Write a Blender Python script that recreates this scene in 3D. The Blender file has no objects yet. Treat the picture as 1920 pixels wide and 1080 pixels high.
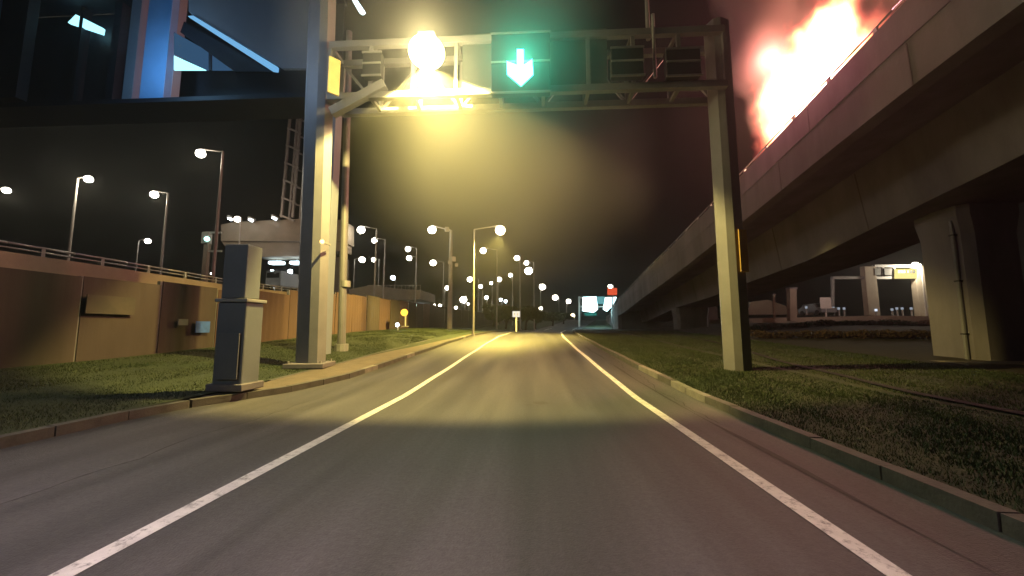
import bpy, bmesh, math, random
from mathutils import Vector, Matrix
random.seed(7)
R = math.radians
C = bpy.context.scene.collection
S = bpy.context.scene

# ------------------------------------------------------------------ camera, sky, exposure
FPX = 720.0                                   # focal length in pixels of the 1920-wide frame
PITCH, YAW = math.atan(75/FPX), math.atan(40/FPX)
EYE = Vector((0, 0, 1.4))
cam = bpy.data.cameras.new('camera'); co = bpy.data.objects.new('camera', cam); C.objects.link(co)
cam.sensor_width = 36; cam.lens = 36*FPX/1920; cam.clip_start = .05; cam.clip_end = 3000
co.location = EYE; co.rotation_euler = (R(90)+PITCH, 0, YAW)
S.camera = co
w = bpy.data.worlds.new('World'); S.world = w; w.use_nodes = True
nt = w.node_tree; bg = nt.nodes['Background']
sky = nt.nodes.new('ShaderNodeTexSky'); sky.sky_type = 'NISHITA'; sky.sun_disc = False
sky.sun_elevation = R(-4.0); sky.sun_rotation = R(200)
nt.links.new(sky.outputs[0], bg.inputs[0]); bg.inputs[1].default_value = .03
S.view_settings.view_transform = 'Standard'; S.view_settings.look = 'None'
S.view_settings.exposure = 0; S.view_settings.gamma = 1; S.view_settings.use_curve_mapping = False
cy = S.cycles
cy.max_bounces = 4; cy.diffuse_bounces = 2; cy.glossy_bounces = 2; cy.transmission_bounces = 2
cy.volume_bounces = 0; cy.transparent_max_bounces = 8
cy.sample_clamp_indirect = 2.0; cy.sample_clamp_direct = 0
cy.use_denoising = True; cy.use_light_tree = True
cy.volume_step_rate = 1.0; cy.volume_max_steps = 96
cy.caustics_reflective = False; cy.caustics_refractive = False

_rot = co.rotation_euler.to_matrix()
def ray(px, py):
    return _rot @ Vector(((px-960)/FPX, -(py-540)/FPX, -1))
def at(px, py, Y):
    d = ray(px, py); return EYE + d*(Y/d.y)

# ------------------------------------------------------------------ materials
def mat(name, col, rough=.7, var=.25, scale=3.0, bump=.0, bscale=40, metal=0, col2=None, stretch=None, spec=.5):
    m = bpy.data.materials.new(name); m.use_nodes = True
    n, l = m.node_tree.nodes, m.node_tree.links
    b = n['Principled BSDF']; b.inputs['Roughness'].default_value = rough; b.inputs['Metallic'].default_value = metal
    b.inputs['Specular IOR Level'].default_value = spec
    tc = n.new('ShaderNodeTexCoord'); mp = n.new('ShaderNodeMapping'); l.new(tc.outputs['Object'], mp.inputs[0])
    if stretch: mp.inputs['Scale'].default_value = stretch
    nz = n.new('ShaderNodeTexNoise'); nz.inputs['Scale'].default_value = scale; nz.inputs['Detail'].default_value = 6
    nz.inputs['Roughness'].default_value = .65
    l.new(mp.outputs[0], nz.inputs[0])
    rp = n.new('ShaderNodeValToRGB'); rp.color_ramp.elements[0].position = .3; rp.color_ramp.elements[1].position = .7
    c2 = col2 or [min(1, c*(1+var)) for c in col]; c1 = [c*(1-var) for c in col] if not col2 else col
    rp.color_ramp.elements[0].color = (*c1, 1); rp.color_ramp.elements[1].color = (*c2, 1)
    l.new(nz.outputs[0], rp.inputs[0]); l.new(rp.outputs[0], b.inputs['Base Color'])
    if bump:
        n2 = n.new('ShaderNodeTexNoise'); n2.inputs['Scale'].default_value = bscale; n2.inputs['Detail'].default_value = 4
        l.new(tc.outputs['Object'], n2.inputs[0])
        bp = n.new('ShaderNodeBump'); bp.inputs['Strength'].default_value = bump; bp.inputs['Distance'].default_value = .03
        l.new(n2.outputs[0], bp.inputs['Height']); l.new(bp.outputs[0], b.inputs['Normal'])
    return m
def emat(name, col, strength, sample=False):
    m = bpy.data.materials.new(name); m.use_nodes = True
    n, l = m.node_tree.nodes, m.node_tree.links
    n.remove(n['Principled BSDF']); e = n.new('ShaderNodeEmission')
    e.inputs[0].default_value = (*col, 1); e.inputs[1].default_value = strength
    l.new(e.outputs[0], n['Material Output'].inputs[0])
    if not sample: m.cycles.emission_sampling = 'NONE'
    return m

M = {}
M['asphalt'] = mat('asphalt', (.066,.063,.064), .62, .18, .5, .35, 60, stretch=(2.2,.16,1), spec=.35)
M['patch'] = mat('patch', (.05,.045,.042), .7, .2, 3, .3, 60)
M['seam'] = mat('seam', (.035,.033,.03), .8, .3, 6)
M['line'] = mat('line', (.68,.66,.62), .6, .16, 5, .15, 60)
M['kerb'] = mat('kerb', (.085,.078,.068), .8, .3, 3, .3, 30)
M['kerb_pale'] = mat('kerb_pale', (.20,.185,.16), .8, .25, 3, .3, 30)
M['paving'] = mat('paving', (.13,.105,.075), .85, .25, 2.5, .2, 40)
M['grass'] = mat('grass', (.017,.028,.011), .9, .4, 1.3, .6, 25, col2=(.036,.050,.014))
M['blade'] = mat('blade', (.024,.040,.012), .7, .4, .9, col2=(.044,.060,.016))
M['soil'] = mat('soil', (.030,.021,.014), .95, .4, 2, .5, 20)
M['drain'] = mat('drain', (.012,.010,.009), .9, .3, 3)
M['concrete'] = mat('concrete', (.165,.150,.158), .85, .26, .9, .15, 12, stretch=(.8,.8,.22))
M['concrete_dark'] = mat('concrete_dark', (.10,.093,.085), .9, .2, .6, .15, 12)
M['concrete_warm'] = mat('concrete_warm', (.22,.19,.15), .85, .2, .5, .15, 12)
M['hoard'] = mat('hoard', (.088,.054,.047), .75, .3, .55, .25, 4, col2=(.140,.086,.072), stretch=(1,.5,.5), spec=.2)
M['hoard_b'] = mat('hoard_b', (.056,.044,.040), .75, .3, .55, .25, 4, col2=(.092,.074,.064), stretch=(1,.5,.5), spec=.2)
M['hoard_c'] = mat('hoard_c', (.026,.019,.019), .8, .3, .5, .25, 4, col2=(.060,.044,.040), stretch=(1,.4,.5), spec=.2)  # darkest tone: shade outside the lamp cutoff put into the colour
M['steel'] = mat('steel', (.36,.36,.34), .45, .12, 2, .05, 20, metal=.35)
M['steel_paint'] = mat('steel_paint', (.19,.187,.19), .5, .12, 1.2, .08, 20)
M['steel_blue'] = mat('steel_blue', (.15,.165,.18), .5, .12, 1.2, .05, 20)
M['dark'] = mat('dark', (.012,.013,.015), .6, .2, 3)
M['pole'] = mat('pole', (.30,.29,.27), .5, .1, 2)
M['bridge_blue'] = mat('bridge_blue', (.16,.34,.60), .5, .12, .7)
M['bridge_grey'] = mat('bridge_grey', (.24,.27,.31), .6, .1, .4)
M['bridge_dark'] = mat('bridge_dark', (.007,.009,.016), .6, .2, 1)
M['ochre'] = mat('ochre', (.40,.24,.03), .6, .12, 6)
M['plate'] = mat('plate', (.85,.66,.25), .5, .08, 4)
M['board_grey'] = mat('board_grey', (.075,.085,.08), .6, .1, 2)
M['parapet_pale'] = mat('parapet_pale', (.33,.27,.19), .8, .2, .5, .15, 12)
M['sign_white'] = mat('sign_white', (.55,.55,.52), .5, .1, 4)
M['sign_blue'] = mat('sign_blue', (.05,.14,.45), .5, .2, 4)
M['poster'] = mat('poster', (.09,.075,.055), .8, .3, 1.2, col2=(.055,.05,.038))
M['leaf'] = mat('leaf', (.035,.045,.015), .8, .4, .8, col2=(.06,.07,.02))
M['leaf_brown'] = mat('leaf_brown', (.06,.035,.02), .8, .4, .8, col2=(.11,.06,.03))
M['bark'] = mat('bark', (.06,.045,.03), .9, .3, 4)
M['carbody'] = mat('carbody', (.30,.31,.32), .3, .05, 2)
M['tyre'] = mat('tyre', (.015,.015,.015), .9, .2, 5)
M['glass'] = mat('glass', (.01,.012,.015), .1, .1, 3)
E_white = emat('lamp_white', (1,.93,.80), 26)
E_warm = emat('lamp_warm', (1,.80,.46), 26)
E_big = emat('lamp_yellow', (1,.80,.36), 60)
E_cool = emat('lamp_cool', (.78,.90,1), 20)
E_amber = emat('lamp_amber', (1,.56,.06), 2.2)
E_orange = emat('lamp_orange', (1,.48,.16), 6)
E_green = emat('led_green', (.10,1,.72), 10)
E_cyan = emat('reflection_cyan', (.33,.80,.95), 2.0)
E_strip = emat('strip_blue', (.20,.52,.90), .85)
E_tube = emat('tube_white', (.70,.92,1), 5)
E_board = emat('board_light', (.62,.95,1.0), 5.5)
E_redsign = emat('sign_red_light', (1,.13,.05), .75)
E_red = emat('tail_red', (1,.06,.06), 1.1)
E_dim_reflection = emat('reflection_dim_blue', (.05,.13,.26), .6)
E_yellowboard = emat('sign_yellow_light', (1,.85,.30), 1.1)

P_BIG, P_GLOW, P_BACK, P_FIRE = 9300, 520, 14000, 4200
def wheel_tracks(m):
    n, l = m.node_tree.nodes, m.node_tree.links; b = n['Principled BSDF']; src = b.inputs['Base Color'].links[0].from_socket
    tc = n.new('ShaderNodeTexCoord'); mp = n.new('ShaderNodeMapping'); mp.inputs['Scale'].default_value = (1,.05,1); l.new(tc.outputs['Object'], mp.inputs[0])
    nz = n.new('ShaderNodeTexNoise'); nz.inputs['Scale'].default_value = 1.7; nz.inputs['Detail'].default_value = 5; l.new(mp.outputs[0], nz.inputs[0])
    mr = n.new('ShaderNodeMapRange'); mr.inputs[1].default_value = .32; mr.inputs[2].default_value = .68; mr.inputs[3].default_value = .62; mr.inputs[4].default_value = 1.5; l.new(nz.outputs[0], mr.inputs[0])
    mx = n.new('ShaderNodeVectorMath'); mx.operation = 'SCALE'; l.new(src, mx.inputs[0]); l.new(mr.outputs[0], mx.inputs['Scale'])
    vo = n.new('ShaderNodeTexNoise'); vo.inputs['Scale'].default_value = 22; vo.inputs['Detail'].default_value = 8; vo.inputs['Roughness'].default_value = .8; l.new(tc.outputs['Object'], vo.inputs[0])
    m2 = n.new('ShaderNodeMapRange'); m2.inputs[1].default_value = .3; m2.inputs[2].default_value = .7; m2.inputs[3].default_value = .7; m2.inputs[4].default_value = 1.35; l.new(vo.outputs[0], m2.inputs[0])
    m3 = n.new('ShaderNodeVectorMath'); m3.operation = 'SCALE'; l.new(mx.outputs[0], m3.inputs[0]); l.new(m2.outputs[0], m3.inputs['Scale'])
    l.new(m3.outputs[0], b.inputs['Base Color'])
    mr2 = n.new('ShaderNodeMapRange'); mr2.inputs[3].default_value = .5; mr2.inputs[4].default_value = .8; l.new(nz.outputs[0], mr2.inputs[0]); l.new(mr2.outputs[0], b.inputs['Roughness'])
wheel_tracks(M['asphalt'])
def worn(m):
    n, l = m.node_tree.nodes, m.node_tree.links; b = n['Principled BSDF']; src = b.inputs['Base Color'].links[0].from_socket
    tc = n.new('ShaderNodeTexCoord'); nz = n.new('ShaderNodeTexNoise'); nz.inputs['Scale'].default_value = 9; nz.inputs['Detail'].default_value = 9; nz.inputs['Roughness'].default_value = .8; l.new(tc.outputs['Object'], nz.inputs[0])
    mr = n.new('ShaderNodeMapRange'); mr.inputs[1].default_value = .36; mr.inputs[2].default_value = .48; mr.inputs[3].default_value = .30; mr.inputs[4].default_value = 1; l.new(nz.outputs[0], mr.inputs[0])
    mx = n.new('ShaderNodeVectorMath'); mx.operation = 'SCALE'; l.new(src, mx.inputs[0]); l.new(mr.outputs[0], mx.inputs['Scale']); l.new(mx.outputs[0], b.inputs['Base Color'])
worn(M['line'])
# ------------------------------------------------------------------ mesh builder
class MB:
    def __init__(s): s.v, s.f = [], []
    def poly(s, pts):
        i = len(s.v); s.v += [tuple(p) for p in pts]; s.f.append(tuple(range(i, i+len(pts)))); return s
    def box(s, c, d, rz=0, mtx=None):
        i = len(s.v); mt = mtx or Matrix.Rotation(rz, 3, 'Z')
        for x in (-.5,.5):
            for y in (-.5,.5):
                for z in (-.5,.5): s.v.append(tuple(Vector(c) + mt @ Vector((x*d[0], y*d[1], z*d[2]))))
        for q in ((0,1,3,2),(4,6,7,5),(0,4,5,1),(2,3,7,6),(0,2,6,4),(1,5,7,3)): s.f.append(tuple(i+k for k in q))
        return s
    def tube(s, p, q, r0, r1=None, n=10, cap=True):
        r1 = r0 if r1 is None else r1; p, q = Vector(p), Vector(q); a = (q-p).normalized()
        u = a.orthogonal().normalized(); v = a.cross(u); i = len(s.v)
        for P_, r_ in ((p, r0), (q, r1)):
            for k in range(n):
                t = 2*math.pi*k/n; s.v.append(tuple(P_ + (u*math.cos(t)+v*math.sin(t))*r_))
        for k in range(n): s.f.append((i+k, i+(k+1) % n, i+n+(k+1) % n, i+n+k))
        if cap: s.f.append(tuple(i+k for k in reversed(range(n)))); s.f.append(tuple(i+n+k for k in range(n)))
        return s
    def beam(s, p, q, w_, h_):
        p, q = Vector(p), Vector(q); a = q-p; L = a.length; a.normalize()
        up = Vector((0,0,1)) if abs(a.z) < .95 else Vector((0,1,0))
        x = a.cross(up).normalized(); z = x.cross(a)
        return s.box((p+q)/2, (w_, L, h_), mtx=Matrix((x, a, z)).transposed())
    def ball(s, c, r, sz=1.0, nu=14, nv=8):
        i = len(s.v); c = Vector(c)
        for a in range(nv+1):
            ph = math.pi*a/nv
            for b in range(nu):
                t = 2*math.pi*b/nu; s.v.append((c.x+r*math.sin(ph)*math.cos(t), c.y+r*math.sin(ph)*math.sin(t), c.z+r*sz*math.cos(ph)))
        for a in range(nv):
            for b in range(nu):
                s.f.append((i+a*nu+b, i+(a+1)*nu+b, i+(a+1)*nu+(b+1) % nu, i+a*nu+(b+1) % nu))
        return s
    def sweep(s, rows, close=True, cap=True):
        i = len(s.v); n = len(rows[0])
        for r_ in rows: s.v += [tuple(p) for p in r_]
        for a in range(len(rows)-1):
            for b in range(n if close else n-1):
                c = (b+1) % n; s.f.append((i+a*n+b, i+a*n+c, i+(a+1)*n+c, i+(a+1)*n+b))
        if cap and close:
            s.f.append(tuple(i+b for b in reversed(range(n)))); s.f.append(tuple(i+(len(rows)-1)*n+b for b in range(n)))
        return s
    def build(s, name, m, parent=None, origin=None, smooth=False, bevel=0, fix=True):
        me = bpy.data.meshes.new(name)
        if origin is None and parent is not None: origin = parent.matrix_world.translation if parent.parent is None else Vector((0,0,0))
        o_ = Vector(origin) if origin is not None else Vector((0,0,0))
        if parent is not None: o_ = world_of(parent)
        me.from_pydata([tuple(Vector(p)-o_) for p in s.v], [], s.f)
        if fix:
            bm = bmesh.new(); bm.from_mesh(me); bmesh.ops.recalc_face_normals(bm, faces=bm.faces); bm.to_mesh(me); bm.free()
        me.materials.append(m)
        if smooth:
            for p in me.polygons: p.use_smooth = True
        o = bpy.data.objects.new(name, me); C.objects.link(o)
        if parent is not None: o.parent = parent
        else: o.location = o_
        if bevel:
            bv = o.modifiers.new('bevel', 'BEVEL'); bv.width = bevel; bv.segments = 2; bv.limit_method = 'ANGLE'
        return o
def world_of(o):
    p = Vector((0,0,0))
    while o is not None: p += Vector(o.location); o = o.parent
    return p
def tag(o, label=None, cat=None, group=None, kind=None):
    if label: o['label'] = label
    if cat: o['category'] = cat
    if group: o['group'] = group
    if kind: o['kind'] = kind
    return o
def empty(name, loc, label, cat, group=None):
    o = bpy.data.objects.new(name, None); C.objects.link(o); o.location = loc; o.empty_display_size = .3
    return tag(o, label, cat, group)
def pointlight(name, loc, col, power, r=.15, parent=None):
    d = bpy.data.lights.new(name, 'POINT'); d.color = col; d.energy = power; d.shadow_soft_size = r
    o = bpy.data.objects.new(name, d); C.objects.link(o)
    o.location = Vector(loc) - (world_of(parent) if parent else Vector((0,0,0)))
    if parent: o.parent = parent
    return o

def interp(tab, y):
    if y <= tab[0][0]: return tab[0][1]
    for (a, b), (c, d) in zip(tab, tab[1:]):
        if y <= c:
            t = (y-a)/(c-a); t = t*t*(3-2*t)*.35 + t*.65; return b+(d-b)*t
    return tab[-1][1]
RZ = [(-40,0),(8,0),(11,.10),(17,.33),(23,.58),(30,.82),(38,1.0),(50,1.08),(66,1.0),(85,1.9),(110,3.6),(140,4.0),(400,4)]
CX = [(-40,0),(20,0),(28,.1),(36,.5),(50,2.0),(66,4.5),(85,8.5),(110,14),(140,20),(400,90)]
rz = lambda y: interp(RZ, y)
cx = lambda y: interp(CX, y)
def stations(a, b, n): return [a+(b-a)*k/n for k in range(n+1)]
YS = stations(-14, 30, 44) + stations(32, 70, 19) + stations(75, 150, 15) + [200, 300, 400]

# ------------------------------------------------------------------ ground and road
def strip(name, m, x0, x1, dz, ys=YS, sub=1, kind='structure', fx=None, wob=0):
    mb = MB(); rows = []
    for y in ys:
        a = x0(y) if callable(x0) else x0; b = x1(y) if callable(x1) else x1
        rows.append([(cx(y)+a+(b-a)*k/sub, y, rz(y)+dz+(fx(a+(b-a)*k/sub, y) if fx else 0)+(random.uniform(-wob, wob) if 0 < k < sub else 0)) for k in range(sub+1)])
    mb.sweep(rows, close=False)
    o = mb.build(name, m, fix=False)
    for p in o.data.polygons: p.use_smooth = True
    return tag(o, kind=kind)
def lbank(x, y):          # height of verge above road to the left; rises to the hoarding
    return max(0, min(1, (-6-x)/6))*.26
def rbank(x, y):
    base = .04*max(0, min(1, (x-3.4)/4))
    e = max(0, min(1, (y-19)/16))*max(0, min(1, (x-11.5)/10))
    return base + .75*e*e*(3-2*e)
g = MB()
gx = [-400,-150,-60,-30,-18,-14,-8,-4,0,3,6,9,12,16,20,26,34,50,90,200,500]
gy = list(range(-40,60,4)) + [66,75,85,95,110,140,200,300,500,900]
g.sweep([[(x+cx(y)*(1 if abs(x) < 60 else 0), y, rz(y)-.12+(rbank(x,y)-.08 if x > 10 else 0)) for x in gx] for y in gy], close=False)
o = tag(g.build('ground', M['soil'], fix=False), kind='structure')
LK = [(-40,-6.2),(6.2,-6.2),(8.6,-5.2),(10,-4.85),(60,-4.5),(400,-4.5)]
lk = lambda y: interp(LK, y)
strip('road', M['asphalt'], lambda y: lk(y)-.02, 3.22, 0, sub=6)
def mark(x, w_, y0, y1, n):
    return strip('edge_line', M['line'], x-w_/2, x+w_/2, .005, ys=stations(y0, y1, n))
a = mark(-2.68, .145, -6, 74, 120)
b = mark(2.06, .145, -6, 74, 120)
strip('asphalt_seam', M['seam'], lambda y: 2.62+.02*math.sin(y), lambda y: 2.665+.03*math.sin(y*1.7), .004, ys=stations(2, 30, 60))
mb = MB()
rn_ = random.Random(9)
for cxp, cyp, rr in ((.12,7.4,.16),(-.1,7.2,.08)):
    mb.poly([(cxp+rr*rn_.uniform(.6,1.15)*math.cos(k*math.pi/11), cyp+rr*rn_.uniform(.7,1.2)*math.sin(k*math.pi/11), rz(cyp)+.005) for k in range(22)])
tag(mb.build('asphalt_patch', M['patch'], fix=False), kind='structure')

# verges
strip('left_verge', M['grass'], lambda y: interp([(-40,-6.34),(8,-6.34),(14,-6.3),(24,-5.1),(60,-4.7),(400,-4.7)], y), -14.2, .11, sub=14, fx=lbank, wob=.02)
strip('right_verge', M['grass'], 3.36, 12.2, .10, sub=20, fx=rbank, wob=.015)
strip('far_slope', M['soil'], 12.2, 40, .10, sub=14, fx=rbank, wob=.03)
strip('drain_channel', M['drain'], lambda y: interp([(-40,6.8),(6,6.95),(12,7.7),(20,9.3),(30,10.4),(60,10.8)], y),
      lambda y: interp([(-40,7.04),(6,7.17),(12,7.9),(20,9.5),(30,10.6),(60,11)], y), .175, ys=stations(-10, 46, 56))
strip('left_pavement', M['paving'], lambda y: interp([(7.0,-6.2),(9,-6.25),(14,-6.22),(24,-5.2),(30,-5.0)], y), lambda y: lk(y)-.14, .125, ys=stations(7.0, 30, 30))

# kerbs: each stone its own object, child of the kerb
def kerb(name, edge, side, y0, y1, pale, label=None):
    root = bpy.data.objects.new(name, None); C.objects.link(root); root['kind'] = 'structure'
    protos = []
    for m_ in (M['kerb'], M['kerb_pale']):
        mb = MB().box((0,0,0), (.15,.895,.24)); o = mb.build('kerb_stone', m_, bevel=0); protos.append(o)
    y = y0; k = 0
    while y < y1:
        L = .915; ya, yb = y, y+L
        xa, xb = cx(ya)+edge(ya), cx(yb)+edge(yb)
        src = protos[1 if pale(y, k) else 0]
        if k < 1 and False: pass
        o = src.copy(); C.objects.link(o); o.parent = root
        o.location = ((xa+xb)/2+side*.075, (ya+yb)/2, (rz(ya)+rz(yb))/2+.012+random.uniform(-.006,.006))
        o.rotation_euler = (math.atan2(rz(yb)-rz(ya), L), random.uniform(-.02,.02), -math.atan2(xb-xa, L)+random.uniform(-.008,.008))
        y += L*math.cos(math.atan2(xb-xa, L)); k += 1
    for p in protos: bpy.data.objects.remove(p)
    return root
rnd = random.Random(3)
kerb('right_kerb', lambda y: 3.2, 1, -8, 46, lambda y, k: (6.0 < y < 12 and k % 3 != 1))
kerb('left_kerb', lk, -1, -8, 46, lambda y, k: rnd.random() < .12)
tag(MB().sweep([[(cx(y)-6.22,y,rz(y)-.02),(cx(y)-6.22,y,rz(y)+.13),(cx(y)-6.34,y,rz(y)+.13),(cx(y)-6.34,y,rz(y)-.02)] for y in stations(9,24,14)]).build('inner_kerb', M['kerb']), kind='structure')

# grass blades (uncountable)
def blades(name, x0, x1, y0, y1, n, h, fb, seed):
    rn = random.Random(seed); v, f = [], []
    for i in range(n):
        x = rn.uniform(x0, x1); y = y0+(y1-y0)*rn.random()**1.5
        z = rz(y)+.09+fb(x, y); x += cx(y)
        t = rn.uniform(0, 6.28); ww = .003+.004*rn.random()+.0006*y; hh = h*rn.uniform(.4, 1.1)
        lx, ly = rn.uniform(-.6,.6)*hh, rn.uniform(-.6,.6)*hh
        j = len(v); dx, dy = math.cos(t)*ww, math.sin(t)*ww
        v += [(x-dx,y-dy,z),(x+dx,y+dy,z),(x+lx,y+ly,z+hh)]; f.append((j,j+1,j+2))
    me = bpy.data.meshes.new(name); me.from_pydata(v, [], f); me.materials.append(M['blade'])
    o = bpy.data.objects.new(name, me); C.objects.link(o); return tag(o, kind='stuff')
blades('grass', 3.4, 6.8, 1, 32, 120000, .055, rbank, 1)
blades('grass', 7.1, 12.4, 2, 36, 90000, .06, rbank, 2)
blades('grass', -12.7, -6.4, 3, 40, 110000, .06, lbank, 3)

rc = random.Random(21)
for x0, y0, y1 in ((2.75,6,17),(-4.2,2,8)):
    mb = MB(); rows = []; x = x0; y = y0
    while y < y1:
        x += rc.uniform(-.05,.055); w_ = .004+.008*rc.random(); rows.append([(x-w_,y,rz(y)+.003),(x+w_,y,rz(y)+.003)]); y += .16
    mb.sweep(rows, close=False); tag(mb.build('asphalt_crack', M['seam'], fix=False), kind='structure')

# ------------------------------------------------------------------ hoarding on the left
wall = empty('hoarding', (-13, 8, .35), 'long rust brown sheet hoarding along the left verge', 'hoarding')
WT = [(-10,2.85),(10,2.9),(16,3.0),(20,3.45),(25,3.8),(47,4.3),(90,4.6)]
def panel_mesh(name, width, m):
    mb = MB(); rows = []; n = 24
    prof = [0,.007,.007,0]
    for k in range(n+1):
        y = width*k/n; d = prof[k % 4]; rows.append([(d,y,0),(d,y,1),(d-.02,y,1),(d-.02,y,0)])
    mb.sweep(rows); o = mb.build(name, m); me = o.data; bpy.data.objects.remove(o); return me
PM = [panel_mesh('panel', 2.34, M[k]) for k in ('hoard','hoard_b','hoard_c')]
wx = lambda y: interp([(-10,-13),(40,-13.2),(60,-13.4),(95,-12.4)], y)
y = -4; k = 0
post_me = None
while y < 100:
    zb = rz(y)+.34; zt = interp(WT, y)+(0 if k % 7 else .1); x0_, x1_ = wx(y)+cx(y)*.35, wx(y+2.4)+cx(y+2.4)*.35
    idx = (2 if y < 7 else (1 if y < 14 else (0 if y < 28 else (0,1,0,2,1)[k % 5])))  # near panels get darker tones, shade at that end painted in
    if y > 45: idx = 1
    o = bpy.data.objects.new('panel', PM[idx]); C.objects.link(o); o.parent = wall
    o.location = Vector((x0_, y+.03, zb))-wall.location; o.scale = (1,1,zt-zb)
    o.rotation_euler = (random.uniform(-.006,.006), random.uniform(-.012,.012), -math.atan2(x1_-x0_, 2.4))
    if post_me is None:
        p = MB().box((0,0,.5),(.12,.10,1)).build('post', M['steel_paint']); post_me = p.data; bpy.data.objects.remove(p)
    p = bpy.data.objects.new('post', post_me); C.objects.link(p); p.parent = wall
    p.location = Vector((x0_-.10, y, zb-.2))-wall.location; p.scale = (1,1,zt-zb+.2)
    y += 2.4; k += 1
# plinth below the hoarding
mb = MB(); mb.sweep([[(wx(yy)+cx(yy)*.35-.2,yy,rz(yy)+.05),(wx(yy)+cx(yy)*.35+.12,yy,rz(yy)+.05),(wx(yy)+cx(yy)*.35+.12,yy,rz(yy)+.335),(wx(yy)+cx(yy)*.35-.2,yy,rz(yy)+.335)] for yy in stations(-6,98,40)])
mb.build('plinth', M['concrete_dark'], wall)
def wallsign(name, px, py, wpx, hpx, m, label, cat):
    Y = -12.93/(ray(px,py).x/ray(px,py).y); c = at(px, py, Y); dy = wpx/abs(at(px+1,py,-12.93/(ray(px+1,py).x/ray(px+1,py).y)).y-Y) if False else None
    Y2 = -12.93/(ray(px+wpx/2,py).x/ray(px+wpx/2,py).y); Y1 = -12.93/(ray(px-wpx/2,py).x/ray(px-wpx/2,py).y)
    h = hpx/FPX*c.y
    return tag(MB().box((-12.93, (Y1+Y2)/2, c.z), (.03, Y2-Y1, h)).build(name, m, origin=(-12.93,(Y1+Y2)/2,c.z)), label, cat)
wallsign('notice_board', 380, 613, 26, 22, M['sign_blue'], 'small square blue notice fixed on the rust brown hoarding', 'sign')
wallsign('notice_board', 343, 604, 18, 12, M['steel_paint'], 'small greyish plate left of the blue notice on the hoarding', 'sign')
wallsign('poster_board', 207, 572, 92, 36, M['poster'], 'wide faded tan board on the hoarding near left edge', 'board')

# ------------------------------------------------------------------ elevated road behind the hoarding with railing
er = empty('elevated_road', (-18, 14, 3), 'elevated road behind the hoarding with pale parapet and double rail', 'elevated road')
ex = lambda y: interp([(-6,-17.6),(14,-18),(22,-18.2),(45,-18.8),(70,-20)], y)
ez = lambda y: interp([(-6,4.05),(14,4.0),(22,3.95),(45,4.6),(70,5.6)], y)
ys = stations(-6, 70, 38)
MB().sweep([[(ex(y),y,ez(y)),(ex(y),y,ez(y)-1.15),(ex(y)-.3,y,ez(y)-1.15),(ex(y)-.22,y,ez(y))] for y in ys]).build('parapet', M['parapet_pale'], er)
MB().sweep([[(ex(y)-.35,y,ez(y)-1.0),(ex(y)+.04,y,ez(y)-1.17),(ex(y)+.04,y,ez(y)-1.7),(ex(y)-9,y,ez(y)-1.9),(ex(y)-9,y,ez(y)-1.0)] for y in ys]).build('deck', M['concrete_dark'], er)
for dz, r_ in ((.17,.03),(.33,.045)):
    mb = MB()
    for a_, b_ in zip(ys, ys[1:]): mb.tube((ex(a_)-.12,a_,ez(a_)+dz),(ex(b_)-.12,b_,ez(b_)+dz), r_, n=6)
    mb.build('rail', M['steel'], er, smooth=True)
pm = None
for y in stations(-5, 69, 37):
    if pm is None:
        p = MB().box((0,0,.18),(.08,.12,.36)).build('rail_post', M['steel']); pm = p.data; bpy.data.objects.remove(p)
    p = bpy.data.objects.new('rail_post', pm); C.objects.link(p); p.parent = er; p.location = Vector((ex(y)-.12, y, ez(y)-.01))-er.location
for y in (2, 22, 42, 62):
    MB().box((ex(y)-4, y, (ez(y)-1.8)/2), (1.6,1.2,ez(y)-1.8)).build('pier', M['concrete_dark'], er)

# ramp end seen over the hoarding
ramp = empty('ramp_end', tuple(at(700,560,48)), 'pale concrete ramp end with railing above the hoarding', 'ramp')
def quadprism(pix, Y0, Y1):
    mb = MB(); a_ = [at(px,py,Y0) for px,py in pix]; b_ = [Vector((p.x, Y1, p.z)) for p in a_]
    mb.sweep([a_, b_]); return mb
quadprism([(628,548),(660,541),(700,534),(740,541),(788,544),(788,561),(740,562),(628,560)], 52, 60).build('slab', M['concrete_warm'], ramp)
quadprism([(640,560),(700,562),(700,640),(640,640)], 54, 58).build('pier', M['concrete_dark'], ramp)
for px in range(690, 789, 7):
    p0 = at(px,545,52.3); MB().beam(p0, p0+Vector((0,0,.75)), .06, .06).build('rail_post', M['steel'], ramp)
p0, p1 = at(688,545,52.3)+Vector((0,0,.75)), at(789,545,52.3)+Vector((0,0,.75))
MB().beam(p0, p1, .07, .07).build('rail', M['steel'], ramp)

# ------------------------------------------------------------------ flyover on the right
FT = [(-16,None)]
e0 = {10:at(1690,0,10), 19.2:at(1390,330,19.2), 34:at(1230,490,34), 54:at(1160,560,54)}
EX = [(-16,9.1),(0,9.3)]+[(k,v.x) for k,v in e0.items()]+[(95,18.0)]
EZ = [(-16,10.9),(0,10.45)]+[(k,v.z) for k,v in e0.items()]+[(95,4.3)]
def smooth_tab(tab):
    return lambda y: sum(interp(tab, y+d)*w_ for d, w_ in ((-5,.15),(-2.5,.2),(0,.3),(2.5,.2),(5,.15)))
fx_, fz_ = smooth_tab(EX), smooth_tab(EZ)
wd = lambda y: interp([(-16,3.5),(6,3.55),(12,3.95),(20,4.15),(28,3.8),(40,3.3),(60,3.2)], y)
fly = empty('flyover', (fx_(14), 14, 0), 'grey concrete flyover rising on the right with box girder and thin top railing', 'flyover')
fy = stations(-16, 56, 60)
def fsec(y, pts): return [(fx_(y)+a_, y, fz_(y)+b_) for a_, b_ in pts]
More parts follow.
